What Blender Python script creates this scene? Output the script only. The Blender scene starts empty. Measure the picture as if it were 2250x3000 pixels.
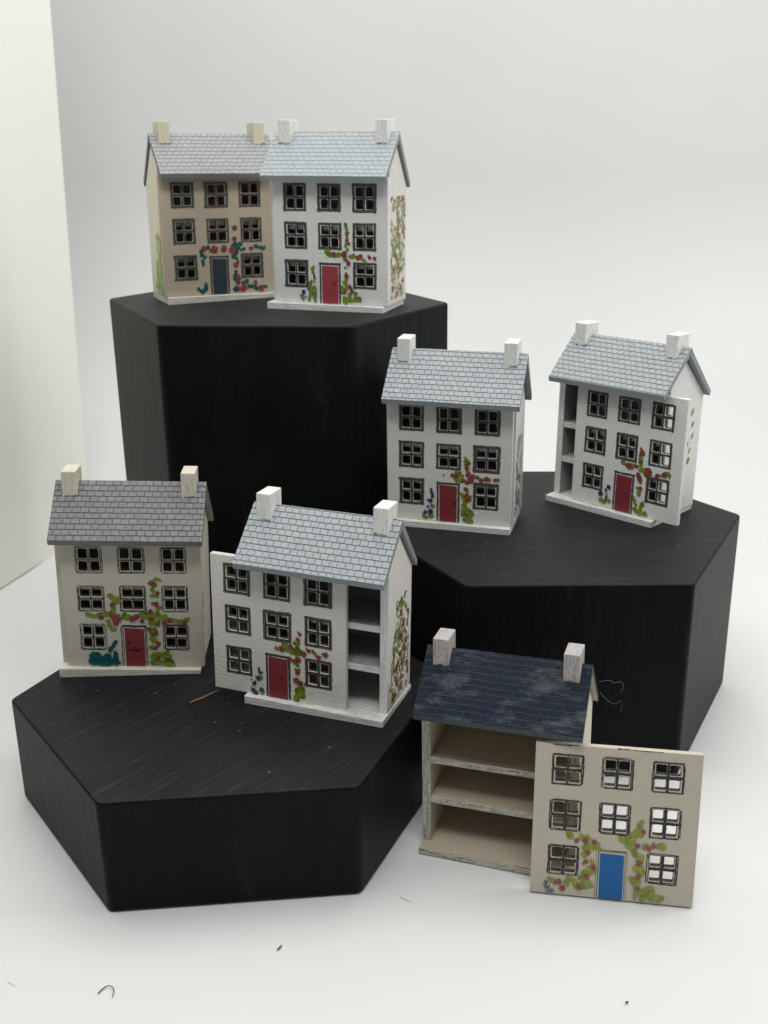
import bpy, bmesh, math, random
from mathutils import Vector, Matrix
random.seed(7)
S = 0.001                                  # everything below is written in millimetres
scene = bpy.context.scene
col = scene.collection
# ------------------------------------------------------------------ camera
F_PX, PITCH, ROLL, HC = 3163.29, -0.3391, -0.0117, 137.12
cam_d = bpy.data.cameras.new('camera'); cam = bpy.data.objects.new('camera', cam_d); col.objects.link(cam)
cam_d.sensor_fit = 'VERTICAL'; cam_d.sensor_height = 36; cam_d.sensor_width = 27
cam_d.lens = 36 * F_PX / 3000
fw = Vector((0, math.cos(PITCH), math.sin(PITCH))); up0 = Vector((0, -math.sin(PITCH), math.cos(PITCH))); rt0 = Vector((1, 0, 0))
rt = rt0 * math.cos(ROLL) + up0 * math.sin(ROLL); up = -rt0 * math.sin(ROLL) + up0 * math.cos(ROLL)
M = Matrix((rt, up, -fw)).transposed().to_4x4(); M.translation = Vector((0, 0, HC)) * S
cam.matrix_world = M
cam_d.clip_start = 0.005; cam_d.clip_end = 20
cam_d.dof.use_dof = True; cam_d.dof.focus_distance = 0.218; cam_d.dof.aperture_fstop = 38
scene.camera = cam
# ------------------------------------------------------------------ world, lamps, exposure
world = bpy.data.worlds.new('World'); scene.world = world; world.use_nodes = True
bg = world.node_tree.nodes['Background']; bg.inputs[0].default_value = (0.95, 0.99, 0.97, 1); bg.inputs[1].default_value = 0.19

def area(name, loc, target, sx, sy, power, colr=(1, 1, 1)):
    l = bpy.data.lights.new(name, 'AREA'); l.shape = 'RECTANGLE'; l.size = sx * S; l.size_y = sy * S; l.energy = power; l.color = colr
    o = bpy.data.objects.new(name, l); col.objects.link(o); o.location = Vector(loc) * S
    d = Vector(target) - Vector(loc); o.rotation_euler = d.to_track_quat('-Z', 'Y').to_euler()
    return o
area('lightbox_lamp', (-50, 300, 480), (-48, 298, 0), 490, 290, 1.60, (1, 0.99, 0.95))
area('lightbox_side_lamp', (290, 235, 250), (0, 240, 30), 160, 220, 0.54, (1, 0.985, 0.95))
area('lightbox_front_lamp', (10, 20, 420), (0, 210, 20), 260, 90, 0.66, (0.98, 1.0, 0.99))
scene.view_settings.view_transform = 'Standard'; scene.view_settings.look = 'None'
scene.view_settings.exposure = 0.08; scene.view_settings.gamma = 1.0
scene.view_settings.use_curve_mapping = False

# ------------------------------------------------------------------ materials
def nodes(name):
    m = bpy.data.materials.new(name); m.use_nodes = True
    nt = m.node_tree; b = nt.nodes['Principled BSDF']
    return m, nt, b
def N(nt, typ, **kw):
    n = nt.nodes.new(typ)
    for k, v in kw.items():
        if hasattr(n, k): setattr(n, k, v)
    return n
def coords(nt, scale, uv=False, rnd=True):
    tc = N(nt, 'ShaderNodeTexCoord'); mp = N(nt, 'ShaderNodeMapping')
    mp.inputs['Scale'].default_value = tuple(s * 1000 if not uv else s for s in scale)
    nt.links.new(tc.outputs['UV' if uv else 'Object'], mp.inputs['Vector'])
    if rnd and not uv:
        oi = N(nt, 'ShaderNodeObjectInfo'); mu = N(nt, 'ShaderNodeMath', operation='MULTIPLY'); mu.inputs[1].default_value = 37.0
        nt.links.new(oi.outputs['Random'], mu.inputs[0])
        cb = N(nt, 'ShaderNodeCombineXYZ'); nt.links.new(mu.outputs[0], cb.inputs[0]); nt.links.new(mu.outputs[0], cb.inputs[2])
        nt.links.new(cb.outputs[0], mp.inputs['Location'])
    return mp.outputs['Vector']
def noise(nt, vec, scale=1.0, detail=4, rough=0.6, dist=0.0):
    n = N(nt, 'ShaderNodeTexNoise'); n.inputs['Scale'].default_value = scale; n.inputs['Detail'].default_value = detail
    n.inputs['Roughness'].default_value = rough; n.inputs['Distortion'].default_value = dist
    nt.links.new(vec, n.inputs['Vector']); return n.outputs['Fac']
def ramp(nt, fac, stops):
    r = N(nt, 'ShaderNodeValToRGB'); cr = r.color_ramp
    while len(cr.elements) < len(stops): cr.elements.new(0.5)
    for e, (p, c) in zip(cr.elements, stops):
        e.position = p; e.color = (c, c, c, 1) if isinstance(c, (int, float)) else (*c, 1)
    nt.links.new(fac, r.inputs[0]); return r.outputs[0]
def mix(nt, fac, a, b, mode='MIX'):
    n = N(nt, 'ShaderNodeMix', data_type='RGBA', blend_type=mode)
    for sock, v in ((n.inputs[0], fac), (n.inputs[6], a), (n.inputs[7], b)):
        if isinstance(v, (int, float)): sock.default_value = v
        elif isinstance(v, tuple): sock.default_value = (*v, 1)
        else: nt.links.new(v, sock)
    return n.outputs[2]
def bump(nt, bs, h, strength, dist):
    n = N(nt, 'ShaderNodeBump'); n.inputs['Strength'].default_value = strength; n.inputs['Distance'].default_value = dist * S
    nt.links.new(h, n.inputs['Height']); nt.links.new(n.outputs[0], bs.inputs['Normal']); return n

def wall_paint(name, base, dirt, grain=1.0, rough=0.75):
    m, nt, b = nodes(name)
    v = coords(nt, (1, 1, 1), rnd=False)
    big = ramp(nt, noise(nt, v, 0.22, 5, 0.65), [(0.38, 0.0), (0.72, 1.0)])
    fine = ramp(nt, noise(nt, v, 2.6, 3, 0.7), [(0.30, 0.0), (0.70, 1.0)])
    speck = ramp(nt, noise(nt, v, 1.7, 6, 0.75), [(0.66, 0.0), (0.74, 1.0)])
    c1 = mix(nt, big, base, tuple(x * y for x, y in zip(base, (0.93, 0.92, 0.90))))
    c2 = mix(nt, fine, c1, tuple(x * 0.90 for x in base))
    sm = N(nt, 'ShaderNodeMath', operation='MULTIPLY'); nt.links.new(speck, sm.inputs[0]); sm.inputs[1].default_value = 0.35
    c3 = mix(nt, sm.outputs[0], c2, dirt)
    nt.links.new(c3, b.inputs['Base Color']); b.inputs['Roughness'].default_value = rough
    h = noise(nt, v, 2.2, 5, 0.7)
    bump(nt, b, h, 0.9 * grain, 0.30)
    return m
def brushed_paint(name, base, under, amount=0.5, axis='x'):
    m, nt, b = nodes(name)
    sc = {'x': (0.25, 1.8, 4.5), 'z': (4.5, 1.8, 0.25)}[axis]
    v = coords(nt, sc)
    v2 = coords(nt, (1, 1, 1))
    f = noise(nt, v, 1.0, 6, 0.7, 0.4)
    f2 = noise(nt, v2, 1.6, 4, 0.7)
    ad = N(nt, 'ShaderNodeMath', operation='ADD'); nt.links.new(f, ad.inputs[0]); sc2 = N(nt, 'ShaderNodeMath', operation='MULTIPLY_ADD'); nt.links.new(f2, sc2.inputs[0]); sc2.inputs[1].default_value = 0.5; sc2.inputs[2].default_value = 0.25; nt.links.new(sc2.outputs[0], ad.inputs[1])
    ha = N(nt, 'ShaderNodeMath', operation='MULTIPLY'); nt.links.new(ad.outputs[0], ha.inputs[0]); ha.inputs[1].default_value = 0.5
    r = ramp(nt, ha.outputs[0], [(0.47, 0.0), (0.58, amount)])
    nt.links.new(mix(nt, r, base, under), b.inputs['Base Color']); b.inputs['Roughness'].default_value = 0.7
    bump(nt, b, f, 0.5, 0.2)
    return m
def plain(name, base, rough=0.6, var=0.15, bs=0.3, scale=1.5):
    m, nt, b = nodes(name)
    v = coords(nt, (1, 1, 1))
    f = noise(nt, v, scale, 4, 0.65)
    nt.links.new(mix(nt, ramp(nt, f, [(0.3, 0.0), (0.7, 1.0)]), base, tuple(x * (1 - var) for x in base)), b.inputs['Base Color'])
    b.inputs['Roughness'].default_value = rough
    bump(nt, b, f, bs, 0.15)
    return m
def slate(name, a, c, joint, worn=None, grain=0.35, bw=1.62, jw=0.085):
    m, nt, b = nodes(name)
    v = coords(nt, (1, 1, 1), uv=True)
    nv = N(nt, 'ShaderNodeTexNoise'); nv.inputs['Scale'].default_value = 1.4; nv.inputs['Detail'].default_value = 3; nt.links.new(v, nv.inputs['Vector'])
    sub = N(nt, 'ShaderNodeVectorMath', operation='SUBTRACT'); nt.links.new(nv.outputs['Color'], sub.inputs[0]); sub.inputs[1].default_value = (0.5, 0.5, 0.5)
    scl = N(nt, 'ShaderNodeVectorMath', operation='MULTIPLY'); nt.links.new(sub.outputs[0], scl.inputs[0]); scl.inputs[1].default_value = (0.60, 0.20, 0)
    add = N(nt, 'ShaderNodeVectorMath', operation='ADD'); nt.links.new(v, add.inputs[0]); nt.links.new(scl.outputs[0], add.inputs[1])
    br = N(nt, 'ShaderNodeTexBrick'); nt.links.new(add.outputs[0], br.inputs['Vector'])
    br.inputs['Scale'].default_value = 1.0; br.inputs['Mortar Size'].default_value = jw; br.inputs['Mortar Smooth'].default_value = 0.35
    br.inputs['Brick Width'].default_value = bw; br.inputs['Row Height'].default_value = 1.33; br.offset = 0.5; br.squash = 1.0; br.inputs['Bias'].default_value = 0.0
    br.inputs['Color1'].default_value = (*a, 1); br.inputs['Color2'].default_value = (*c, 1); br.inputs['Mortar'].default_value = (*joint, 1)
    # brush grain that runs along the rows
    mp = N(nt, 'ShaderNodeMapping'); mp.inputs['Scale'].default_value = (0.6, 5.5, 1); nt.links.new(v, mp.inputs['Vector'])
    g = noise(nt, mp.outputs[0], 1.0, 5, 0.75, 0.6)
    gr = ramp(nt, g, [(0.35, 1.0 - grain), (0.68, 1.12)])
    cc = mix(nt, 1.0, br.outputs['Color'], gr, 'MULTIPLY')
    # joints partly filled with paint
    pn = ramp(nt, noise(nt, v, 0.8, 4, 0.7), [(0.50, 0.0), (0.68, 0.65 if not worn else 0.9)])
    sep = N(nt, 'ShaderNodeSeparateXYZ'); nt.links.new(add.outputs[0], sep.inputs[0])
    dv = N(nt, 'ShaderNodeMath', operation='DIVIDE'); nt.links.new(sep.outputs[1], dv.inputs[0]); dv.inputs[1].default_value = 1.33
    fr = N(nt, 'ShaderNodeMath', operation='FRACT'); nt.links.new(dv.outputs[0], fr.inputs[0])
    sb_ = N(nt, 'ShaderNodeMath', operation='SUBTRACT'); nt.links.new(fr.outputs[0], sb_.inputs[0]); sb_.inputs[1].default_value = 0.5
    ab_ = N(nt, 'ShaderNodeMath', operation='ABSOLUTE'); nt.links.new(sb_.outputs[0], ab_.inputs[0])
    hm = ramp(nt, ab_.outputs[0], [(0.5 - jw * 1.15, 0.0), (0.5 - jw * .45, 1.0)])
    body = mix(nt, 0.5, mix(nt, 0.5, a, c), mix(nt, 0.5, a, c), 'MIX')
    body = mix(nt, 1.0, body, gr, 'MULTIPLY')
    keep = N(nt, 'ShaderNodeMath', operation='MULTIPLY_ADD'); nt.links.new(pn, keep.inputs[0]); keep.inputs[1].default_value = 0.55; keep.inputs[2].default_value = 0.30
    cc = mix(nt, keep.outputs[0], cc, body)
    hm2 = N(nt, 'ShaderNodeMath', operation='MULTIPLY'); nt.links.new(hm, hm2.inputs[0]); hm2.inputs[1].default_value = 0.95 if not worn else 0.5
    cc = mix(nt, hm2.outputs[0], cc, tuple(q * 0.55 for q in joint) if not worn else joint)
    if worn:
        mp2 = N(nt, 'ShaderNodeMapping'); mp2.inputs['Scale'].default_value = (0.10, 0.28, 1); nt.links.new(v, mp2.inputs['Vector'])
        wa = ramp(nt, noise(nt, mp2.outputs[0], 1.0, 6, 0.7, 0.15), [(0.51, 0.0), (0.64, 0.9)])
        wb = ramp(nt, noise(nt, mp.outputs[0], 1.6, 6, 0.8), [(0.43, 0.0), (0.60, 0.9)])
        wm = N(nt, 'ShaderNodeMath', operation='MULTIPLY'); nt.links.new(wa, wm.inputs[0]); nt.links.new(wb, wm.inputs[1])
        cc = mix(nt, wm.outputs[0], cc, worn)
    nt.links.new(cc, b.inputs['Base Color'])
    b.inputs['Roughness'].default_value = 0.55; b.inputs['Specular IOR Level'].default_value = 0.2 if worn else 0.5
    inv = N(nt, 'ShaderNodeMath', operation='SUBTRACT'); inv.inputs[0].default_value = 1.0; nt.links.new(br.outputs['Fac'], inv.inputs[1])
    hh = N(nt, 'ShaderNodeMath', operation='MULTIPLY_ADD'); nt.links.new(g, hh.inputs[0]); hh.inputs[1].default_value = 0.5; nt.links.new(inv.outputs[0], hh.inputs[2])
    bump(nt, b, hh.outputs[0], 1.0, 0.30)
    return m
def black_wood(name, stretch, dust=True, lift=1.0, rot=0.0, spec=0.2, rgh=0.5, worn=False):
    m, nt, b = nodes(name)
    v = coords(nt, stretch, rnd=False); v.node.vector_type = 'TEXTURE' if False else 'POINT'
    if rot:
        m0 = N(nt, 'ShaderNodeMapping'); m0.inputs['Rotation'].default_value = (0, 0, rot); tc0 = N(nt, 'ShaderNodeTexCoord')
        nt.links.new(tc0.outputs['Object'], m0.inputs['Vector']); nt.links.new(m0.outputs[0], v.node.inputs['Vector'])
    v1 = coords(nt, (1, 1, 1), rnd=False)
    g = noise(nt, v, 1.0, 7, 0.72, 0.3)
    big = noise(nt, v1, 0.035, 4, 0.6)
    base = mix(nt, ramp(nt, g, [(0.35, 0.0), (0.75, 1.0)]), (0.0055 * lift, 0.0070 * lift, 0.0082 * lift), (0.0115 * lift, 0.0135 * lift, 0.0150 * lift))
    base = mix(nt, ramp(nt, big, [(0.45, 0.0), (0.75, 0.55)]), base, (0.020 * lift, 0.020 * lift, 0.0205 * lift))
    if dust:
        vo = N(nt, 'ShaderNodeTexVoronoi'); vo.inputs['Scale'].default_value = 0.55; nt.links.new(v1, vo.inputs['Vector'])
        rr = N(nt, 'ShaderNodeSeparateColor'); nt.links.new(vo.outputs['Color'], rr.inputs[0])
        thr = N(nt, 'ShaderNodeMapRange'); nt.links.new(rr.outputs[0], thr.inputs[0]); thr.inputs['From Min'].default_value = 0.55; thr.inputs['From Max'].default_value = 1.0
        thr.inputs['To Min'].default_value = 0.0; thr.inputs['To Max'].default_value = 0.085
        lt = N(nt, 'ShaderNodeMath', operation='LESS_THAN'); nt.links.new(vo.outputs['Distance'], lt.inputs[0]); nt.links.new(thr.outputs[0], lt.inputs[1])
        f2 = N(nt, 'ShaderNodeMath', operation='MULTIPLY'); nt.links.new(lt.outputs[0], f2.inputs[0]); f2.inputs[1].default_value = 0.8
        base = mix(nt, f2.outputs[0], base, (0.45, 0.45, 0.44))
        hz = ramp(nt, noise(nt, v, 1.0, 7, 0.8), [(0.56, 0.0), (0.74, 0.55)])
        base = mix(nt, hz, base, (0.06, 0.062, 0.063))
    if worn:                               # pale rubbed streaks along the upright grain
        wv = coords(nt, (0.11, 0.11, 0.02), rnd=False)
        st = ramp(nt, noise(nt, wv, 1.0, 6, 0.75, 0.5), [(0.56, 0.0), (0.80, 0.42)])
        base = mix(nt, st, base, (0.045, 0.045, 0.045))
    nt.links.new(base, b.inputs['Base Color'])
    b.inputs['Roughness'].default_value = rgh
    b.inputs['Specular IOR Level'].default_value = spec
    bump(nt, b, g, 0.9, 0.35)
    return m

MAT = {}
MAT['white'] = wall_paint('white_paint', (0.79, 0.785, 0.77), (0.32, 0.31, 0.28))
MAT['warmwhite'] = wall_paint('warm_white_paint', (0.76, 0.74, 0.69), (0.30, 0.28, 0.24))
MAT['cream'] = wall_paint('cream_paint', (0.60, 0.565, 0.475), (0.30, 0.27, 0.2), 0.8)
MAT['stone'] = wall_paint('stone_cream_paint', (0.565, 0.52, 0.43), (0.22, 0.19, 0.15), 0.45)
MAT['tan'] = wall_paint('tan_paint', (0.49, 0.415, 0.32), (0.30, 0.22, 0.15), 0.4)
MAT['paleside'] = wall_paint('pale_side_paint', (0.72, 0.69, 0.57), (0.4, 0.36, 0.25), 0.4)
MAT['brush_white'] = brushed_paint('brushed_white', (0.76, 0.755, 0.73), (0.38, 0.38, 0.37), 0.7)
MAT['brush_cream'] = brushed_paint('brushed_cream', (0.70, 0.68, 0.60), (0.36, 0.34, 0.29), 0.6)
MAT['brush_worn'] = brushed_paint('brushed_worn', (0.56, 0.53, 0.46), (0.09, 0.085, 0.08), 1.0)
MAT['brush_worn_v'] = brushed_paint('brushed_worn_upright', (0.52, 0.50, 0.44), (0.13, 0.125, 0.12), 0.9, 'z')
MAT['chim_white'] = brushed_paint('chimney_white', (0.78, 0.77, 0.74), (0.45, 0.45, 0.44), 0.7, 'z')
MAT['chim_cream'] = brushed_paint('chimney_cream', (0.66, 0.62, 0.50), (0.30, 0.28, 0.22), 0.6, 'z')
MAT['chim_tan'] = brushed_paint('chimney_tan', (0.60, 0.55, 0.44), (0.42, 0.38, 0.28), 0.5, 'z')
MAT['chim_pink'] = brushed_paint('chimney_pinkish', (0.47, 0.43, 0.42), (0.22, 0.20, 0.20), 0.9, 'z')
MAT['inside'] = plain('bare_board_inside', (0.49, 0.42, 0.325), 0.8, 0.12)
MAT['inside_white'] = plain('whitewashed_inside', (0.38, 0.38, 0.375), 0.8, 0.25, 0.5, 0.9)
MAT['roof_blue'] = slate('slate_pale_blue', (0.425, 0.46, 0.485), (0.385, 0.42, 0.445), (0.24, 0.265, 0.285), None, 0.16, 1.7, 0.06)
MAT['roof_silver'] = slate('slate_silver', (0.355, 0.365, 0.375), (0.315, 0.325, 0.335), (0.16, 0.17, 0.175), None, 0.18, 1.62, 0.075)
MAT['roof_grey'] = slate('slate_blue_grey', (0.46, 0.495, 0.515), (0.40, 0.435, 0.46), (0.14, 0.15, 0.155), None, 0.24, 1.62, 0.09)
MAT['roof_dark'] = slate('slate_mid_grey', (0.265, 0.27, 0.28), (0.215, 0.22, 0.23), (0.060, 0.061, 0.064), None, 0.42, 1.75, 0.10)
MAT['roof_navy'] = slate('slate_navy_worn', (0.0030, 0.016, 0.050), (0.002, 0.010, 0.031), (0.070, 0.066, 0.040), (0.19, 0.20, 0.20), 0.6, 1.75, 0.085)
MAT['edge_grey'] = plain('roof_edge_grey', (0.27, 0.29, 0.30), 0.5, 0.2)
MAT['edge_dark'] = plain('roof_edge_dark', (0.16, 0.168, 0.175), 0.5, 0.3)
MAT['edge_navy'] = plain('roof_edge_teal', (0.035, 0.06, 0.07), 0.5, 0.6, 0.4, 0.7)
MAT['under_cream'] = plain('roof_underside_cream', (0.55, 0.50, 0.38), 0.8, 0.2)
MAT['ink_taupe'] = plain('ink_taupe', (0.045, 0.041, 0.035), 0.6, 0.35)
MAT['ink_slate'] = plain('ink_slate', (0.050, 0.058, 0.062), 0.6, 0.35)
MAT['ink_black'] = plain('ink_black', (0.014, 0.014, 0.015), 0.55, 0.3)
MAT['ink_soft'] = plain('ink_soft', (0.030, 0.028, 0.027), 0.6, 0.5, 0.3, 3)
MAT['ink_line'] = plain('ink_pencil', (0.20, 0.185, 0.16), 0.7, 0.4)
MAT['door_red'] = plain('door_red', (0.235, 0.028, 0.034), 0.45, 0.25, 0.4, 1.2)
MAT['door_pinkred'] = plain('door_rose_red', (0.34, 0.045, 0.062), 0.5, 0.2, 0.4, 1.2)
MAT['door_navy'] = plain('door_navy', (0.022, 0.042, 0.058), 0.5, 0.4, 0.3, 0.6)
MAT['door_blue'] = plain('door_bright_blue', (0.002, 0.125, 0.40), 0.6, 0.25, 0.4, 2.5)
MAT['p_g'] = plain('painted_green', (0.19, 0.27, 0.014), 0.5, 0.35, 0.3, 1.0)
MAT['p_r'] = plain('painted_red', (0.27, 0.048, 0.048), 0.5, 0.3, 0.3, 1.0)
MAT['p_b'] = plain('painted_blue', (0.018, 0.060, 0.16), 0.5, 0.3)
MAT['p_t'] = plain('painted_teal', (0.002, 0.105, 0.110), 0.4, 0.35, 0.3, 0.8)
MAT['p_g_lo'] = plain('painted_green_thick', (0.095, 0.150, 0.008), 0.5, 0.35, 0.3, 1.0)
MAT['p_t_lo'] = plain('painted_teal_thick', (0.002, 0.075, 0.080), 0.4, 0.35, 0.3, 0.8)
MAT['p_r_lo'] = plain('painted_red_thick', (0.19, 0.028, 0.028), 0.5, 0.3, 0.3, 1.0)
MAT['p_b_lo'] = plain('painted_blue_thick', (0.012, 0.035, 0.10), 0.5, 0.3)
MAT['p_n_lo'] = plain('painted_brown_thick', (0.09, 0.05, 0.03), 0.5, 0.3)
MAT['p_g_pale_lo'] = plain('painted_pale_green_thick', (0.22, 0.265, 0.035), 0.5, 0.35, 0.3, 1.0)
MAT['p_r_pale_lo'] = plain('painted_dusty_red_thick', (0.26, 0.05, 0.05), 0.5, 0.3, 0.3, 1.0)
MAT['p_n'] = plain('painted_brown', (0.13, 0.07, 0.04), 0.5, 0.3)
MAT['p_g_pale'] = plain('painted_pale_green', (0.30, 0.335, 0.055), 0.5, 0.35, 0.3, 1.0)
MAT['p_r_pale'] = plain('painted_dusty_red', (0.33, 0.085, 0.075), 0.5, 0.3, 0.3, 1.0)
MAT['p_lime'] = plain('painted_lime', (0.42, 0.55, 0.16), 0.5, 0.3)
MAT['p_dark'] = plain('painted_dark_olive', (0.075, 0.085, 0.035), 0.5, 0.5)
MAT['blk_h'] = black_wood('black_stain_top', (0.07, 1.1, 0.9), True, 1.15, 0.0, 0.20)
MAT['blk_d'] = black_wood('black_stain_top_diagonal', (0.07, 1.1, 0.9), True, 0.9, math.radians(-50), 0.19)
MAT['blk_v'] = black_wood('black_stain_side', (0.55, 0.55, 0.045), False, 0.50, 0.0, 0.09, 0.42, True)
MAT['burnt'] = plain('cut_edge_brown', (0.085, 0.070, 0.055), 0.8, 0.3)
MAT['seam'] = plain('panel_seam', (0.16, 0.14, 0.12), 0.8, 0.3)

# ------------------------------------------------------------------ mesh helpers
class MB:
    def __init__(self): self.bm = bmesh.new(); self.mats = []
    def mi(self, mat):
        if mat not in self.mats: self.mats.append(mat)
        return self.mats.index(mat)
    def face(self, pts, mat, uvs=None):
        vs = [self.bm.verts.new(p) for p in pts]
        f = self.bm.faces.new(vs); f.material_index = self.mi(mat)
        if uvs:
            uv = self.bm.loops.layers.uv.verify()
            for l, q in zip(f.loops, uvs): l[uv].uv = q
        return f
    def box(self, a, b, mat, bev=0.0, wob=0.0, over=None):
        """axis box from corner a to b, optional bevel; over = {'-y': mat ...} face materials"""
        bm2 = bmesh.new(); r = bmesh.ops.create_cube(bm2, size=1)
        for v in bm2.verts:
            v.co = Vector([(a[i] + b[i]) / 2 + v.co[i] * (b[i] - a[i]) for i in range(3)])
            if wob: v.co += Vector([random.uniform(-wob, wob) for _ in range(3)])
        if bev: bmesh.ops.bevel(bm2, geom=bm2.edges[:], offset=bev, segments=2, affect='EDGES', profile=0.5)
        bm2.normal_update()
        self.merge(bm2, mat, over)
    def merge(self, bm2, mat, over=None):
        bm2.verts.index_update()
        vs = [self.bm.verts.new(v.co) for v in bm2.verts]
        for f in bm2.faces:
            nf = self.bm.faces.new([vs[v.index] for v in f.verts]); mm = mat
            if over:
                n = f.normal
                for k, m_ in over.items():
                    ax = 'xyz'.index(k[1]); sg = -1 if k[0] == '-' else 1
                    if n[ax] * sg > 0.8: mm = m_
            nf.material_index = self.mi(mm)
        bm2.free()
    def prism(self, poly, axis, lo, hi, mat, over_side=None, bev=0.0):
        """poly list of 2D points, extruded along axis ('x': poly=(y,z)), ('z': poly=(x,y)), ('y': poly=(x,z))"""
        def P(p, t):
            return {'x': (t, p[0], p[1]), 'y': (p[0], t, p[1]), 'z': (p[0], p[1], t)}[axis]
        bm2 = bmesh.new()
        A = [bm2.verts.new(P(p, lo)) for p in poly]; B = [bm2.verts.new(P(p, hi)) for p in poly]
        bm2.faces.new(A); bm2.faces.new(B)
        n = len(poly)
        for i in range(n): bm2.faces.new((A[i], A[(i + 1) % n], B[(i + 1) % n], B[i]))
        bmesh.ops.recalc_face_normals(bm2, faces=bm2.faces[:])
        if bev: bmesh.ops.bevel(bm2, geom=bm2.edges[:], offset=bev, segments=2, affect='EDGES', profile=0.5)
        bm2.normal_update(); self.merge(bm2, mat, over_side)
    def ribbon(self, pts, w, y, mat, wob=0.05, caps=True, step=0.45, plane='xz', thick=0.0):
        """flat wobbly brush stroke in the facade plane (x,z) at depth y; w half width"""
        P = [Vector(p) for p in pts]
        if len(P) == 1: P = [P[0], P[0] + Vector((0.02, 0.02))]
        L = []
        for i in range(len(P) - 1):
            d = (P[i + 1] - P[i]).length; n = max(1, int(d / step))
            for k in range(n): L.append(P[i].lerp(P[i + 1], k / n))
        L.append(P[-1])
        left, right = [], []
        for i, p in enumerate(L):
            t = (L[min(i + 1, len(L) - 1)] - L[max(i - 1, 0)])
            t = t.normalized() if t.length > 1e-9 else Vector((1, 0))
            nn = Vector((-t.y, t.x)); wi = w * (1 + random.uniform(-wob, wob) * 1.0)
            off = random.uniform(-wob, wob) * w
            left.append(p + nn * (wi + off)); right.append(p - nn * (wi - off))
        out = list(left)
        if caps:
            t = (L[-1] - L[-2]).normalized(); nn = Vector((-t.y, t.x))
            for a in (60, 20, -20, -60):
                a = math.radians(a); ww = w * random.uniform(0.85, 1.12); out.append(L[-1] + t * math.cos(a) * ww + nn * math.sin(a) * ww)
        out += right[::-1]
        if caps:
            t = (L[0] - L[1]).normalized(); nn = Vector((-t.y, t.x))
            for a in (60, 20, -20, -60):
                a = math.radians(a); ww = w * random.uniform(0.85, 1.12); out.append(L[0] + t * math.cos(a) * ww + nn * math.sin(a) * ww)
        f = (lambda q: (q.x, y, q.y)) if plane == 'xz' else (lambda q: (y, q.x, q.y))
        # strip triangles for robustness
        n = len(left)
        ls = [self.bm.verts.new(f(q)) for q in left]; rs = [self.bm.verts.new(f(q)) for q in right]
        mi = self.mi(mat)
        for i in range(n - 1):
            self.bm.faces.new((ls[i], ls[i + 1], rs[i + 1], rs[i])).material_index = mi
        if caps:
            c1 = [self.bm.verts.new(f(q)) for q in out[n:n + 4]]
            self.bm.faces.new([ls[-1]] + c1 + [rs[-1]]).material_index = mi
            c2 = [self.bm.verts.new(f(q)) for q in out[2 * n + 4:2 * n + 8]]
            self.bm.faces.new([rs[0]] + c2 + [ls[0]]).material_index = mi
    def build(self, name, parent=None, tf=None, fixn=False):
        if tf:
            for v in self.bm.verts: v.co = Vector(tf(*v.co))
        for v in self.bm.verts: v.co *= S
        if fixn: bmesh.ops.recalc_face_normals(self.bm, faces=self.bm.faces[:])
        me = bpy.data.meshes.new(name); self.bm.to_mesh(me); self.bm.free()
        for m in self.mats: me.materials.append(MAT[m] if isinstance(m, str) else m)
        o = bpy.data.objects.new(name, me); col.objects.link(o)
        if parent: o.parent = parent
        return o
def tag(o, label=None, cat=None, group=None, kind=None):
    if label: o['label'] = label
    if cat: o['category'] = cat
    if group: o['group'] = group
    if kind: o['kind'] = kind
    return o
def empty(name, loc, rz=0):
    e = bpy.data.objects.new(name, None); col.objects.link(e); e.location = Vector(loc) * S; e.rotation_euler = (0, 0, rz)
    e.empty_display_size = 0.01
    return e

# ------------------------------------------------------------------ setting: white sweep, white side board
def sweep_material():
    m, nt, b = nodes('white_sweep_board')
    v = coords(nt, (1, 1, 1), rnd=False)
    f = noise(nt, v, 0.012, 3, 0.5)
    c = mix(nt, ramp(nt, f, [(0.3, 0.0), (0.7, 1.0)]), (0.68, 0.685, 0.68), (0.655, 0.66, 0.655))
    vo = N(nt, 'ShaderNodeTexVoronoi'); vo.inputs['Scale'].default_value = 0.035; nt.links.new(v, vo.inputs['Vector'])
    lt = N(nt, 'ShaderNodeMath', operation='LESS_THAN'); nt.links.new(vo.outputs['Distance'], lt.inputs[0]); lt.inputs[1].default_value = 0.006
    f2 = N(nt, 'ShaderNodeMath', operation='MULTIPLY'); nt.links.new(lt.outputs[0], f2.inputs[0]); f2.inputs[1].default_value = 0.5
    c = mix(nt, f2.outputs[0], c, (0.4, 0.4, 0.39))
    sm = ramp(nt, noise(nt, v, 0.03, 5, 0.6, 1.0), [(0.58, 0.0), (0.72, 0.5)])
    c = mix(nt, sm, c, (0.665, 0.665, 0.66))
    nt.links.new(c, b.inputs['Base Color']); b.inputs['Roughness'].default_value = 0.42
    b.inputs['Specular IOR Level'].default_value = 0.35
    return m
MAT['sweep'] = sweep_material()
MAT['board'] = plain('cream_board', (0.89, 0.88, 0.825), 0.6, 0.03, 0.05, 0.02)
MAT['board_edge'] = plain('board_edge', (0.55, 0.50, 0.42), 0.7, 0.1)
bm = bmesh.new()
prof = [(-500, 0), (335, 0)]
R_ = 120
for k in range(1, 17):
    a = math.radians(90 * k / 16); prof.append((335 + R_ * math.sin(a), R_ - R_ * math.cos(a)))
prof.append((455, 900))
xs = (-700, 700)
A = [bm.verts.new((xs[0] * S, y * S, z * S)) for y, z in prof]; B = [bm.verts.new((xs[1] * S, y * S, z * S)) for y, z in prof]
for i in range(len(prof) - 1):
    f = bm.faces.new((A[i], B[i], B[i + 1], A[i + 1])); f.smooth = True
me = bpy.data.meshes.new('ground'); bm.to_mesh(me); bm.free(); me.materials.append(MAT['sweep'])
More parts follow.
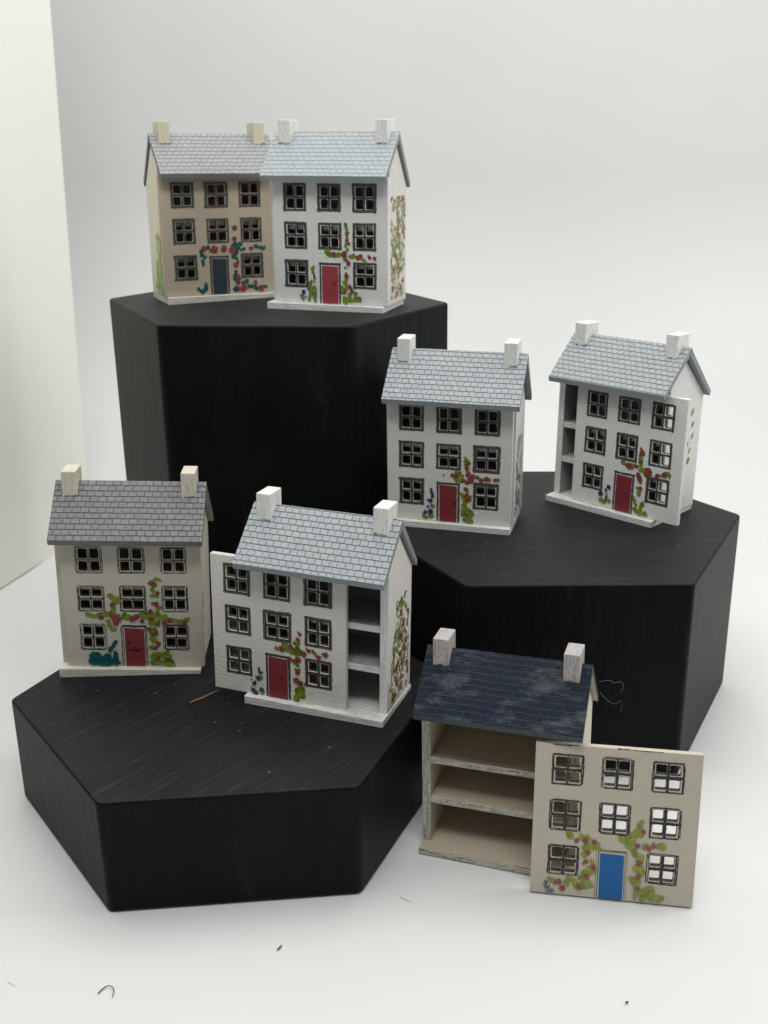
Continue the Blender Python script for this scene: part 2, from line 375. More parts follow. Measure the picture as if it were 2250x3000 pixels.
g = bpy.data.objects.new('ground', me); col.objects.link(g); tag(g, 'white sweep the blocks stand on, curving up behind them', 'backdrop', kind='structure')
# left side board
b = MB()
WA, WB = Vector((-138.0, 258.0)), Vector((-104.5, 371.0))
d = (WB - WA).normalized(); nrm = Vector((-d.y, d.x))
p = [WA, WB, WB + nrm * 4.0, WA + nrm * 4.0]
b.prism([(q.x, q.y) for q in p], 'z', 0.3, 290, 'board', None, 0.3)
w = b.build('side_wall', None, lambda x, y, z: (x - 2.8 + z * 0.029, y, z)); tag(w, 'upright cream white board along the left edge of the photo', 'side board')

# ------------------------------------------------------------------ black hexagonal blocks
def block(verts, h, topmat, label, bev=1.1):
    bm = bmesh.new()
    cx = sum(v[0] for v in verts) / 6; cy = sum(v[1] for v in verts) / 6
    pts = [(x - cx, y - cy) for x, y in verts]
    A = [bm.verts.new((x, y, 0)) for x, y in pts]; B = [bm.verts.new((x, y, h)) for x, y in pts]
    bm.faces.new(A[::-1]); bm.faces.new(B)
    for i in range(6): bm.faces.new((A[i], A[(i + 1) % 6], B[(i + 1) % 6], B[i]))
    ve = [e for e in bm.edges if abs(e.verts[0].co.z - e.verts[1].co.z) > 1]
    bmesh.ops.bevel(bm, geom=ve, offset=bev * 1.3, segments=4, affect='EDGES', profile=0.5)
    te = [e for e in bm.edges if abs(e.verts[0].co.z - e.verts[1].co.z) < 1e-4]
    bmesh.ops.bevel(bm, geom=te, offset=bev * 0.75, segments=3, affect='EDGES', profile=0.5)
    bm.normal_update()
    for f in bm.faces: f.material_index = 0 if f.normal.z > 0.75 else 1; f.smooth = len(f.verts) <= 4 and f.calc_area() < 150
    for v in bm.verts: v.co *= S
    me = bpy.data.meshes.new('display_block'); bm.to_mesh(me); bm.free()
    me.materials.append(MAT[topmat]); me.materials.append(MAT['blk_v'])
    o = bpy.data.objects.new('display_block', me); col.objects.link(o); o.location = (cx * S, cy * S, 0.0002)
    tag(o, label, 'display block', 'black hexagonal display blocks'); return o
HT = [94.9, 46.6, 23.8]
block([(-52.3, 251.9), (-6.6, 247.4), (17.5, 281.6), (-3.7, 322), (-49.5, 330), (-74.2, 296.3)], HT[0], 'blk_h', 'tallest black hexagonal block at the back carrying the tan house', 0.9)
block([(16.9, 208.9), (64.9, 208.0), (88.2, 251.2), (63.8, 288.5), (22, 290), (-3.0, 244)], HT[1], 'blk_h', 'mid height black hexagonal block on the right, two white houses on it', 0.8)
block([(-52.1, 165.3), (-5.2, 169.7), (13.6, 212.6), (-13.5, 246.2), (-60.5, 245), (-80.0, 203.8)], HT[2], 'blk_d', 'lowest black hexagonal block at the front left with brown fibre on top', 0.7)

# ------------------------------------------------------------------ miniature houses
PAINT={
0:"""t 0.45 11.8,12.2 12.2,12.0|t 0.40 10.0,11.1 10.3,10.2 11.1,9.6|t 0.35 10.6,8.7 10.4,7.9|t 0.40 9.2,1.5 9.9,0.9 10.1,0.6|t 0.45 10.9,2.6 10.9,1.8 10.1,0.8|r 0.62 10.9,12.0|r 0.82 13.7,11.8 13.8,11.7|r 0.62 16.5,12.1 16.2,11.6|r 0.75 18.6,11.3|r 0.60 19.3,14.3|n 0.60 19.5,17.1|r 0.55 23.8,11.7|t 0.55 19.4,12.7 19.6,12.0|t 0.50 20.9,12.6 21.5,11.4|t 0.55 19.8,10.7 19.4,9.6|t 0.38 24.9,12.0 27.5,11.6|r 0.70 19.4,7.5|r 0.45 19.9,4.7 20.1,3.7|r 0.45 19.9,2.8|r 0.82 21.3,1.3|r 0.75 26.2,1.2|r 0.42 24.6,3.0 24.7,2.3|t 0.25 19.9,9.1 20.0,8.2|t 0.30 19.6,5.9 19.0,4.2 19.5,3.0|t 0.55 19.4,1.1|t 0.40 21.2,2.7 22.5,3.1|t 0.40 22.7,1.7 24.2,1.6|t 0.35 24.9,0.9 27.3,1.5""",
1:"""g 0.35 19.4,19.2 19.5,17.3|g 0.30 19.2,15.4 19.1,14.1|g 0.60 14.5,12.4 15.1,11.8|g 0.50 15.4,11.8 17.6,12.0|g 0.35 19.5,13.2 18.9,11.9|g 0.30 18.9,10.9|g 0.40 20.5,11.5 21.6,11.8|g 0.30 23.5,11.1 23.9,10.7|g 0.25 19.0,9.0|g 0.45 19.1,5.7 19.1,3.7|g 0.30 18.0,4.2 18.3,2.9|g 0.55 18.8,1.5 18.8,0.7|g 0.50 19.9,2.3 20.4,1.0 22.3,1.4|g 0.35 21.6,2.8 21.5,1.3|r 0.30 19.3,17.3 19.7,15.6|r 0.38 20.0,14.8|r 0.60 16.0,12.2|r 0.70 18.7,12.2|r 0.50 22.3,11.4 23.1,11.9|r 0.40 25.3,11.7|r 0.40 26.6,11.5|r 0.53 19.8,10.1|r 0.53 19.3,7.0|r 0.45 20.2,4.5 20.7,3.5|r 0.35 18.9,3.1|r 0.20 18.4,5.7|g 0.30 10.4,8.9 10.4,7.7|g 0.33 9.8,5.4 9.4,0.8|g 0.35 10.7,4.1 10.9,0.6|g 0.30 7.2,1.7 7.7,1.0|b 0.50 7.8,2.8|b 0.23 10.7,7.2 10.9,6.2|b 0.23 10.8,5.4|b 0.30 9.3,3.6|b 0.30 10.4,2.4|b 0.25 8.3,1.5""",
2:"""g 0.40 19.1,15.9 19.4,14.2|g 0.30 19.4,13.4|g 0.45 17.3,12.6 16.6,11.4 16.8,10.6|g 0.45 18.1,10.7|g 0.35 18.2,11.8|g 0.45 22.0,11.8 22.7,11.4|g 0.35 24.0,11.4|g 0.45 19.5,10.4|g 0.40 19.3,8.5|g 0.45 18.5,7.2 18.9,5.6 19.1,4.6|g 0.40 20.2,6.8 20.0,6.0|g 0.55 19.0,3.8 18.4,2.4|g 0.60 19.8,2.8 20.9,2.4 19.9,1.3|g 0.45 19.2,0.7 20.7,0.5|g 0.23 13.8,11.7|r 0.42 19.9,15.2|r 0.45 19.3,14.2|r 0.53 16.0,12.0|r 0.42 16.9,12.2|r 0.35 17.8,12.8|r 0.47 18.7,10.9|r 0.68 19.8,12.4 20.5,11.6|r 0.55 20.5,10.9|r 0.47 22.8,11.1|r 0.55 24.1,11.7|r 0.42 24.7,11.5|r 0.38 26.1,11.6|r 0.38 26.8,11.7|r 0.42 19.1,8.9|r 0.42 19.4,7.4|r 0.47 19.6,6.2|b 0.33 10.8,8.1 11.2,6.3|b 0.47 10.6,5.2|b 0.35 10.0,3.7|b 0.42 9.4,2.2|b 0.60 10.7,2.4|g 0.42 8.9,1.1 9.6,0.6|g 0.38 11.1,3.8|g 0.42 10.6,0.9""",
3:"""g 0.45 13.9,12.5 15.3,12.0|g 0.42 17.1,12.1|g 0.39 18.9,14.9 19.4,11.3|g 0.55 20.1,11.5 21.8,11.3|g 0.48 26.8,11.9|g 0.33 24.3,11.3|g 0.27 18.7,7.0|g 0.39 19.4,6.2 19.2,5.3|g 0.30 18.0,4.2 18.6,2.6|g 0.39 20.6,3.3 19.8,1.7|g 0.42 18.2,1.6 19.7,0.8 21.3,0.9|r 0.76 19.4,15.9|r 0.39 19.0,13.5|r 0.76 15.9,12.0|r 0.48 18.2,12.3|r 0.85 21.3,11.7|r 0.61 18.8,10.3 19.3,9.3|r 0.48 19.6,7.2|r 0.48 23.7,11.1|r 0.61 25.6,11.6|b 0.55 10.8,5.6|b 0.33 10.1,4.7|b 0.61 8.7,3.4|b 0.39 10.4,2.7|g 0.45 8.7,1.7 10.0,1.5|g 0.27 10.3,3.6 10.5,2.2|g 0.39 11.1,1.9""",
4:"""g 0.40 19.9,20.9 20.6,21.0|g 0.48 19.3,19.9|g 0.43 19.4,18.4|g 0.45 19.7,17.2 20.2,17.0|g 0.48 20.4,14.2 20.0,12.8|g 0.71 10.7,16.7 10.9,15.7|g 0.52 10.3,13.8 9.8,12.7|g 0.45 5.0,12.4 6.1,12.2 7.6,12.2 9.5,12.7|g 0.48 11.0,12.7 11.9,11.4|g 0.62 13.3,12.0|g 0.45 9.4,10.9 9.8,9.8 10.5,9.0|g 0.64 17.0,12.3 19.1,11.5|g 0.52 20.6,12.3 22.0,11.4|g 0.45 22.0,11.4 24.9,11.0 26.6,11.5|g 0.67 18.8,10.4 19.2,8.8|g 0.52 20.0,10.4|g 0.62 18.9,8.0 19.1,6.3|g 0.36 18.5,4.8|g 0.57 18.7,2.8 19.1,1.1 21.1,0.9 23.0,0.6|g 0.43 20.4,2.8 22.4,2.5 21.9,3.6|g 0.67 19.2,2.5|r 0.55 19.7,19.9|r 0.50 20.3,17.9|r 0.55 10.5,15.1|r 0.60 19.9,15.2|r 0.55 18.7,13.5|r 0.55 7.9,12.0|r 0.60 10.2,12.5 10.9,11.9|r 0.50 11.6,11.4|r 0.62 14.5,11.6 15.6,12.2|r 0.45 16.7,11.2|r 0.55 11.0,10.5|r 0.55 18.7,11.6|r 0.48 21.5,10.8|r 0.57 22.7,11.4|r 0.48 25.9,10.9|r 0.45 18.3,9.2|r 0.45 19.6,8.5|r 0.50 20.0,5.7|r 0.45 19.4,4.7|r 0.43 20.0,2.5|r 0.43 22.0,1.9|t 0.76 6.0,2.7 7.0,2.4 8.4,1.9|t 0.67 5.7,1.0 7.9,0.8 10.3,1.1|t 0.33 9.4,3.8 10.3,5.5 10.6,6.0|t 0.40 10.4,3.0 10.5,0.8|t 0.81 7.2,1.7 8.9,1.5""",
5:"""g 0.36 14.6,11.3|g 0.52 16.4,12.5 17.6,12.1|g 0.52 17.0,11.4 18.8,11.1 20.6,11.1|g 0.39 19.3,13.2|g 0.39 19.2,8.4 19.3,7.5|g 0.52 19.3,11.7|g 0.27 25.6,12.0|g 0.33 23.3,11.5|g 0.52 19.6,2.7 20.6,1.6|g 0.55 20.2,2.8 18.6,0.7|g 0.39 19.0,5.0|g 0.39 18.8,9.2|r 0.42 20.0,15.5|r 0.48 19.5,14.3|r 0.61 15.9,11.6|r 0.39 18.0,12.4|r 0.45 19.3,12.4|r 0.48 20.8,11.4|r 0.45 21.9,12.2|r 0.39 22.9,12.2|r 0.48 24.1,11.1|r 0.39 25.2,11.9|r 0.39 25.9,11.9|r 0.55 17.6,9.6|r 0.67 19.6,9.8|r 0.39 18.5,9.3|r 0.52 19.4,6.9|r 0.61 19.1,4.9 20.0,4.6|r 0.30 21.1,4.5|b 0.24 10.6,6.3 10.6,5.3|b 0.33 11.1,5.4|b 0.36 10.2,4.0|b 0.45 9.4,2.6|b 0.48 9.2,1.0 9.8,0.5|b 0.33 11.0,1.7|g 0.45 10.5,3.8|g 0.33 8.8,1.1|g 0.45 11.1,0.9|g 0.18 8.8,3.3""",
7:"""g 0.62 7.1,12.2|g 0.40 9.0,12.1|g 0.51 10.0,11.9|g 0.60 12.1,10.7|g 0.60 10.1,9.9|g 0.44 11.2,10.1|g 0.44 9.8,8.6|g 0.53 11.1,5.5|g 0.44 10.3,4.9|g 0.44 9.5,3.8|g 0.67 10.7,2.6|g 0.60 9.1,1.7|g 0.51 8.2,2.6 7.2,3.3|g 0.42 6.8,2.5|g 0.44 4.0,2.8|g 0.36 11.1,7.3|g 0.42 19.5,16.2 19.7,15.2|g 0.62 19.3,13.9|g 0.71 17.8,12.5|g 0.53 16.7,12.4|g 0.56 18.0,11.3|g 0.44 20.8,11.3|g 0.33 23.0,11.7|g 0.40 23.8,11.7|g 0.51 19.1,9.9 20.1,9.0|g 0.49 19.7,6.9|g 0.40 20.5,6.0|g 0.62 19.2,4.3|g 0.62 19.6,2.1|g 0.44 20.7,2.0|g 0.69 22.1,2.6 22.1,1.4|g 0.51 23.8,1.0|g 0.40 21.0,0.7|g 0.40 19.5,3.4|r 0.42 8.2,11.4|r 0.47 9.8,11.5|r 0.47 11.4,11.5|r 0.42 10.4,9.1|r 0.47 10.1,7.4|r 0.47 11.6,6.3|r 0.47 10.4,4.3|r 0.56 5.3,2.8|r 0.51 6.0,1.5|r 0.42 9.0,2.1|r 0.38 20.3,14.4|r 0.42 19.4,11.5|r 0.42 21.4,11.1|r 0.42 22.2,11.7|r 0.49 19.7,8.1|r 0.49 19.8,5.4|r 0.42 19.9,2.9|r 0.36 22.1,2.4|b 0.11 2.7,2.7 3.0,2.4|b 0.11 3.2,2.5 2.9,1.8|b 0.11 2.7,1.5 3.4,1.3|b 0.11 3.6,1.8 3.3,1.2|b 0.11 2.9,0.6 3.6,0.4|b 0.11 3.6,0.9 4.2,0.5|b 0.09 4.0,1.2 4.5,0.7|b 0.09 2.4,1.8 2.7,2.1""",
}
G = dict(c=(5.98, 14.95, 24.02), z=(25.47, 16.42, 7.22), ph=30.4, tb=1.5)
HOUSE = {
 # X, Y, yaw, slide, rr, lt, roofshift, dz, baseshift, depthshift
 0: (-42.6, 290.0, .4311, 0.0, .0186, .0277, .733, -.04, 1.2, -1.2),
 1: (-12.615, 270.78, -.3343, 0.0, .0074, .0063, -.88, -.14, -1.1, -1.4),
 2: (15.406, 243.84, -.2803, 0.0, .0035, -.02, .414, -.31, -.24, -1.7),
 3: (54.03, 253.73, -.7739, 6.01, 0, .0231, .239, .39, -.235, 1.5),
 4: (-55.96, 215.12, .034, .55, .038, -.0038, -.19, .44, -.48, 1.26),
 5: (-14.96, 196.93, -.3541, -7.89, .0115, .0284, -.164, -.415, .367, -.18),
 6: (21.38, 178.13, -.3245, None, -.0166, .0301, -.154, .077, .06, 1.12)}
STYLE = {  # wall, side, brush, chimney, roof, edge, under, inside, ink, door
 0: ('tan', 'paleside', 'brush_cream', 'chim_tan', 'roof_silver', 'edge_dark', 'edge_dark', 'inside', 'ink_slate', 'door_navy'),
 1: ('white', 'warmwhite', 'brush_white', 'chim_white', 'roof_blue', 'edge_grey', 'edge_grey', 'inside_white', 'ink_taupe', 'door_pinkred'),
 2: ('warmwhite', 'white', 'brush_white', 'chim_white', 'roof_grey', 'edge_grey', 'edge_grey', 'inside_white', 'ink_taupe', 'door_red'),
 3: ('white', 'white', 'brush_white', 'chim_white', 'roof_grey', 'edge_grey', 'edge_grey', 'inside_white', 'ink_taupe', 'door_red'),
 4: ('cream', 'cream', 'brush_cream', 'chim_cream', 'roof_dark', 'edge_dark', 'under_cream', 'inside', 'sketch', 'door_red'),
 5: ('warmwhite', 'warmwhite', 'brush_white', 'chim_white', 'roof_grey', 'edge_grey', 'edge_grey', 'inside_white', 'ink_taupe', 'door_red'),
 6: ('stone', 'paleside', 'brush_worn', 'chim_pink', 'roof_navy', 'edge_navy', 'under_cream', 'inside', 'sketch2', 'door_blue')}
LABEL = {
 0: 'tan miniature house with a navy door on the tallest black block',
 1: 'white miniature house with a rose red door on the tallest black block',
 2: 'closed white miniature house with a red door on the mid height black block',
 3: 'white miniature house at far right with its front slid right, shelves showing on its left',
 4: 'cream miniature house with mid grey roof and letter slot door, on the lowest block',
 5: 'white miniature house with its front slid left, shelves showing beside its rose painted wall',
 6: 'open miniature house with worn navy roof and bare shelves, standing on the white surface'}

PT = 1.35           # panel thickness
HW, HH = 3.02, 3.27  # half size of a window insert

def window_mesh(cx, cz, y0, wall, ink):
    """square insert with four rounded openings, painted round with a wobbly brush"""
    b = MB()
    qx, qz = 1.27 + random.uniform(-.04, .04), 1.46
    hw, hh, r = 0.98 + random.uniform(-.06, .06), 1.12 + random.uniform(-.06, .06), 0.26
    X = [-HW, 0, HW]; Z = [-HH, 0, HH]
    for i in range(2):
        for j in range(2):
            ox, oz = (-qx, qx)[i] + random.uniform(-.04, .04), (-qz, qz)[j] + random.uniform(-.04, .04)
            cell = [(X[i], Z[j]), (X[i + 1], Z[j]), (X[i + 1], Z[j + 1]), (X[i], Z[j + 1])]
            inner = []
            for k, (sx, sz) in enumerate(((-1, -1), (1, -1), (1, 1), (-1, 1))):
                ccx, ccz = ox + sx * (hw - r), oz + sz * (hh - r); arc = []
                a0 = math.radians((180, 270, 0, 90)[k])
                for t in range(4):
                    a = a0 + math.radians(30 * t); arc.append((ccx + r * math.cos(a), ccz + r * math.sin(a)))
                inner.append(arc)
            for y in (y0, y0 + PT):
                flip = y != y0
                fc = [cx + 0, 0]
                def q(p): return (cx + p[0], y, cz + p[1])
                for k in range(4):
                    arc = inner[k]; c0 = cell[k]
                    for t in range(3):
                        F = [q(c0), q(arc[t + 1]), q(arc[t])]
                        b.face(F if flip else F, wall)
                    F = [q(c0), q(cell[(k + 1) % 4]), q(inner[(k + 1) % 4][0]), q(arc[3])]
                    b.face(F, wall)
            loop = [p for arc in inner for p in arc]
            for t in range(len(loop)):
                p, n = loop[t], loop[(t + 1) % len(loop)]
                b.face([(cx + p[0], y0, cz + p[1]), (cx + n[0], y0, cz + n[1]), (cx + n[0], y0 + .26, cz + n[1]), (cx + p[0], y0 + .26, cz + p[1])], wall)
                b.face([(cx + p[0], y0 + .26, cz + p[1]), (cx + n[0], y0 + .26, cz + n[1]), (cx + n[0], y0 + PT, cz + n[1]), (cx + p[0], y0 + PT, cz + p[1])], 'burnt')
    ly = [y0 - 0.02]
    def st(pts, w, mat, wob=0.12, caps=True, step=.5):
        ly[0] -= 0.006
        b.ribbon([(cx + x, cz + z) for x, z in pts], w, ly[0], mat, wob, caps, step)
    u = random.uniform
    ex, ez = qx + hw, qz + hh        # outer edges of openings
    if ink in ('ink_taupe', 'ink_slate'):
        W = 0.36 + u(-.05, .05)
        ox, oz = ex + 0.09 + W, ez + 0.07 + W * .85
        for s in (-1, 1):
            j = u(-.06, .06); o = u(0, .14)
            st([(s * (ox + j), -oz - o), (s * (ox + u(-.08, .08)), 0), (s * (ox + u(-.08, .08)), oz + u(-.1, .08))], W * u(.82, 1.1), ink, 0.10)
            st([(-ox - u(-.05, .25), s * (oz + u(-.05, .05))), (0, s * (oz + u(-.04, .04))), (ox + u(-.2, .1), s * (oz + u(-.05, .05)))], W * u(.75, 1.0), ink, 0.10)
        g = (qx - hw); st([(u(-.05, .05), -oz), (u(-.05, .05), oz)], g * 0.80, ink, 0.12)
        g = (qz - hh); st([(-ox, u(-.05, .05)), (ox, u(-.05, .05))], g * 0.80, ink, 0.12)
        k = 3.18 - 0.1
        for pts in ([(-k, -k - .2), (k, -k - .2)], [(k, -k - .2), (k, k + .2)], [(k, k + .2), (-k, k + .2)], [(-k, k + .2), (-k, -k - .2)]):
            st([(x * .94, z * .94) for x, z in pts], 0.05, 'ink_line', 0.4, False, .3)
    else:
        mat = 'ink_black' if ink == 'sketch' else 'ink_soft'
        ox, oz = ex + 0.30, ez + 0.26
        for s in (-1, 1):
            for n_ in range(2):
                jj = n_ * 0.26 + u(-.06, .06)
                a0, a1 = -oz + u(-.15, .3), oz + u(-.3, .15)
                ww = (u(.05, .17) if n_ == 0 else u(.04, .09)) if ink == 'sketch' else u(.07, .15)
                st([(s * (ox + jj + u(-.06, .06)), a0), (s * (ox + jj + u(-.08, .08)), 0), (s * (ox + jj + u(-.06, .06)), a1)], ww, mat, 0.3, True, .35)
                a0, a1 = -ox + u(-.25, .3), ox + u(-.3, .25)
                ww = (u(.06, .15) if n_ == 0 else u(.03, .07)) if ink == 'sketch' else u(.05, .10)
                st([(a0, s * (oz + jj * .8 + u(-.05, .05))), (0, s * (oz + jj * .8 + u(-.06, .06))), (a1, s * (oz + jj * .8 + u(-.06, .06)))], ww, mat, 0.3, True, .35)
        if ink == 'sketch':
            for n_ in (-1, 1):
                st([(n_ * .10 + u(-.05, .05), -oz * .9), (n_ * .08 + u(-.1, .1), 0), (n_ * .1 + u(-.05, .05), oz * .85)], u(.05, .09), mat, .3, True, .35)
                st([(-ox, n_ * .12 + u(-.05, .05)), (0, n_ * .1 + u(-.05, .05)), (ox, n_ * .12 + u(-.05, .05))], u(.05, .09), mat, .3, True, .35)
        else:
            g = qx - hw
            st([(0, -oz * .95), (u(-.05, .05), 0), (0, oz * .9)], g * .95, mat, .25, True, .3)
            st([(-ox * .9, 0), (0, u(-.05, .05)), (ox * .9, 0)], (qz - hh) * .85, mat, .25, True, .3)
    return b

def front_panel(parent, i, tf, wall, ink, doorm, root, y0=0.0):
    """the sliding front: a board with eight window inserts, painted door and painted climbers"""
    W, H, tb = 30.0, G['ph'], G['tb']
    Z0 = tb if i != 6 else 0.0
    cx, cz = G['c'], [Z0 + z for z in G['z']]
    b = MB()
    xe = [0.0]; ze = [Z0]
    for c in cx: xe += [c - HW, c + HW]
    for c in reversed(cz): ze += [c - HH, c + HH]
    xe.append(W); ze.append(Z0 + H)
    holes = set()
    for a in range(3):
        for r in range(3):
            if a == 1 and r == 0: continue
            holes.add((2 * a + 1, 2 * r + 1))
    bm_ = b.bm; grid = {}
    def V(a, c, y):
        k = (a, c, y)
        if k not in grid: grid[k] = bm_.verts.new((xe[a], y, ze[c]))
        return grid[k]
    mi = b.mi(wall); se = b.mi('seam')
    for a in range(len(xe) - 1):
        for c in range(len(ze) - 1):
            if (a, c) in holes: continue
            for y in (y0, y0 + PT):
                f = bm_.faces.new((V(a, c, y), V(a + 1, c, y), V(a + 1, c + 1, y), V(a, c + 1, y))); f.material_index = mi
    nx, nz = len(xe) - 1, len(ze) - 1
    for c in range(nz):
        for a in (0, nx): bm_.faces.new((V(a, c, y0), V(a, c + 1, y0), V(a, c + 1, y0 + PT), V(a, c, y0 + PT))).material_index = mi
    for a in range(nx):
        for c in (0, nz): bm_.faces.new((V(a, c, y0), V(a + 1, c, y0), V(a + 1, c, y0 + PT), V(a, c, y0 + PT))).material_index = mi if c == 0 or i != 6 else mi
    bmesh.ops.recalc_face_normals(bm_, faces=bm_.faces[:])
    edges = [e for e in bm_.edges if len(e.link_faces) == 2 and abs(e.link_faces[0].normal.dot(e.link_faces[1].normal)) < 0.3]
    bmesh.ops.bevel(bm_, geom=edges, offset=0.14, segments=2, affect='EDGES', profile=0.5)
    if i == 6:                                 # worn dark ink along the top edge
        for n_ in range(7):
            a = random.uniform(1, 26); b.ribbon([(a, Z0 + H - random.uniform(0.02, .16)), (a + random.uniform(1.5, 3.5), Z0 + H - random.uniform(0.02, .16))], random.uniform(.04, .10), y0 - 0.03 - n_ * .004, 'ink_soft', .5)
    pan = b.build('front_panel', parent, tf) if i != 6 else None
    if i == 6: pan_holder = b
    P = pan if pan else None
    if i == 6:
        P = b.build('front_board', parent, tf)
        winparent = parent; doorparent = parent; paintparent = parent
    else:
        winparent = P; paintparent = P; doorparent = parent
    for r in range(3):
        for a in range(3):
            if a == 1 and r == 2: continue
            wb = window_mesh(cx[a], cz[r], y0, wall, ink)
            wb.build('window', winparent, tf)
    # door
    b = MB()
    xm, hd = 14.9, 10.0
    dw = 2.15 if i != 6 else 2.35
    if i == 0: dw = 1.95
    if i == 6: dw = 2.2
    zb = Z0 + 0.12
    b.prism([(xm - dw + random.uniform(-.08, .08), zb), (xm + dw, zb), (xm + dw + random.uniform(-.1, .1), Z0 + hd - .75), (xm - dw, Z0 + hd - .65 + random.uniform(-.1, .1))], 'y', y0 - 0.11, y0 + 0.3, doorm, None, 0.05)
    ly = y0 - 0.015
    frm = {'ink_taupe': 'ink_taupe', 'ink_slate': 'ink_slate', 'sketch': 'ink_black', 'sketch2': 'ink_soft'}[ink]
    if ink in ('ink_taupe', 'ink_slate'):
        for pts, wv in (([(xm - dw - .42, zb + .2), (xm - dw - .38, Z0 + 5), (xm - dw - .42, Z0 + hd - .05)], .24), ([(xm + dw + .42, zb + .2), (xm + dw + .40, Z0 + 5), (xm + dw + .42, Z0 + hd - .1)], .26), ([(xm - dw - .5, Z0 + hd - .2), (xm, Z0 + hd - .22), (xm + dw + .5, Z0 + hd - .2)], .27)):
            ly -= .006; b.ribbon(pts, wv, ly, frm, .14)
    else:
        for k_ in range(2):
            for pts in ([(xm - dw - .3 - k_ * .38, zb + .2), (xm - dw - .25 - k_ * .38, Z0 + 5), (xm - dw - .3 - k_ * .36, Z0 + hd - .2)], [(xm + dw + .28 + k_ * .3, zb + .2), (xm + dw + .22 + k_ * .3, Z0 + 5), (xm + dw + .25 + k_ * .3, Z0 + hd - .2)], [(xm - dw - .4, Z0 + hd - .25 + k_ * .25), (xm, Z0 + hd - .3 + k_ * .25), (xm + dw + .4, Z0 + hd - .25 + k_ * .25)]):
                ly -= .006; b.ribbon(pts, random.uniform(.05, .13) if i == 4 else random.uniform(.03, .07), ly, frm, .35, True, .35)
    dr = b.build('door', doorparent, tf)
    kn = {1: (15.9, 5.1), 2: (16.4, 4.8), 3: (15.9, 4.9), 4: (13.6, 5.9), 5: (15.8, 5.0)}.get(i)
    if kn:
        b = MB()
        b.ribbon([(kn[0] - .12, Z0 - tb + tb + kn[1] - .0), (kn[0] + .12, Z0 + kn[1] + .03)], .26, y0 - .15, 'ink_black', .15)
        if i in (2,): b.ribbon([(kn[0], Z0 + kn[1] + .25), (kn[0] + .6, Z0 + kn[1] + .2)], .11, y0 - .16, 'ink_black', .15)
        b.build('door_knob', dr, tf)
    if i == 4:
        b = MB(); b.ribbon([(13.9, Z0 + 4.2), (15.0, Z0 + 4.05), (16.3, Z0 + 4.3)], .17, y0 - .15, 'ink_black', .2)
        b.ribbon([(14.2, Z0 + 3.95), (15.8, Z0 + 3.95)], .14, y0 - .156, 'ink_black', .2); b.build('letter_slot', dr, tf)
    # painted climbers
    key = 7 if i == 6 else i
    L = PAINT[key].split('|')
    groups = {'leaves': [], 'blossoms': []}
    for e in L:
        t = e.split(); groups['blossoms' if t[0] in 'rnb' else 'leaves'].append(t)
    lyr = {'leaves': -0.035, 'blossoms': -0.17}
    for gname, lst in groups.items():
        b = MB(); n_ = 0
        for t in lst:
            pts = [tuple(map(float, q.split(','))) for q in t[2:]]
            pts = [(x, min(max(z + Z0, Z0 + .35), Z0 + H - 1)) for x, z in pts]
            rad = float(t[1]) * (1.28 if t[0] in 'gt' else 1.12); m_ = {'g': 'p_g', 'r': 'p_r', 'b': 'p_b', 't': 'p_t', 'n': 'p_n'}[t[0]]
            if i == 6 and m_ in ('p_g', 'p_r'): m_ += '_pale'
            n_ += 1
            if t[0] in 'gt':
                L_ = []
                for q0, q1 in zip(pts, pts[1:] or pts):
                    m2 = max(1, int(math.hypot(q1[0] - q0[0], q1[1] - q0[1]) / (rad * 1.1)))
                    L_ += [(q0[0] + (q1[0] - q0[0]) * j / m2, q0[1] + (q1[1] - q0[1]) * j / m2) for j in range(m2)]
                L_.append(pts[-1])
                if len(L_) > 2: b.ribbon(pts, rad * .62, y0 + lyr[gname] - n_ * 0.0016, m_, 0.25)
                for q in L_:
                    for rep in range(2 if rad > .35 else 1):
                        n_ += 1; a = random.uniform(0, 3.14); rr_ = rad * random.uniform(.55, .8)
                        q1 = (q[0] + random.uniform(-.35, .35) * rad, max(q[1] + random.uniform(-.35, .35) * rad, Z0 + .35))
                        b.ribbon([q1, (q1[0] + math.cos(a) * rr_ * 1.1, max(q1[1] + math.sin(a) * rr_ * 1.1, Z0 + .35))], rr_, y0 + lyr[gname] - n_ * 0.0011, m_ + random.choice(('', '', '_lo')), 0.22)
            else:
                b.ribbon(pts, rad * random.uniform(.9, 1.05), y0 + lyr[gname] - n_ * 0.0016, m_, 0.2)
                if rad > .4:
                    n_ += 1; b.ribbon([(pts[-1][0] + random.uniform(-.3, .3), pts[-1][1] + random.uniform(-.3, .3))], rad * .55, y0 + lyr[gname] - n_ * 0.0016, m_ + '_lo', 0.3)
            # thin filaments where the brush lifted
            if random.random() < .4 and rad > .3:
                q = pts[-1]; a = random.uniform(0, 6.28); n_ += 1
                b.ribbon([q, (q[0] + math.cos(a) * rad * 1.25, max(Z0 + .4, q[1] + math.sin(a) * rad * 1.25))], rad * .45, y0 + lyr[gname] - n_ * 0.0016, m_, 0.2)
        b.build('painted_' + gname, paintparent, tf)
    return P

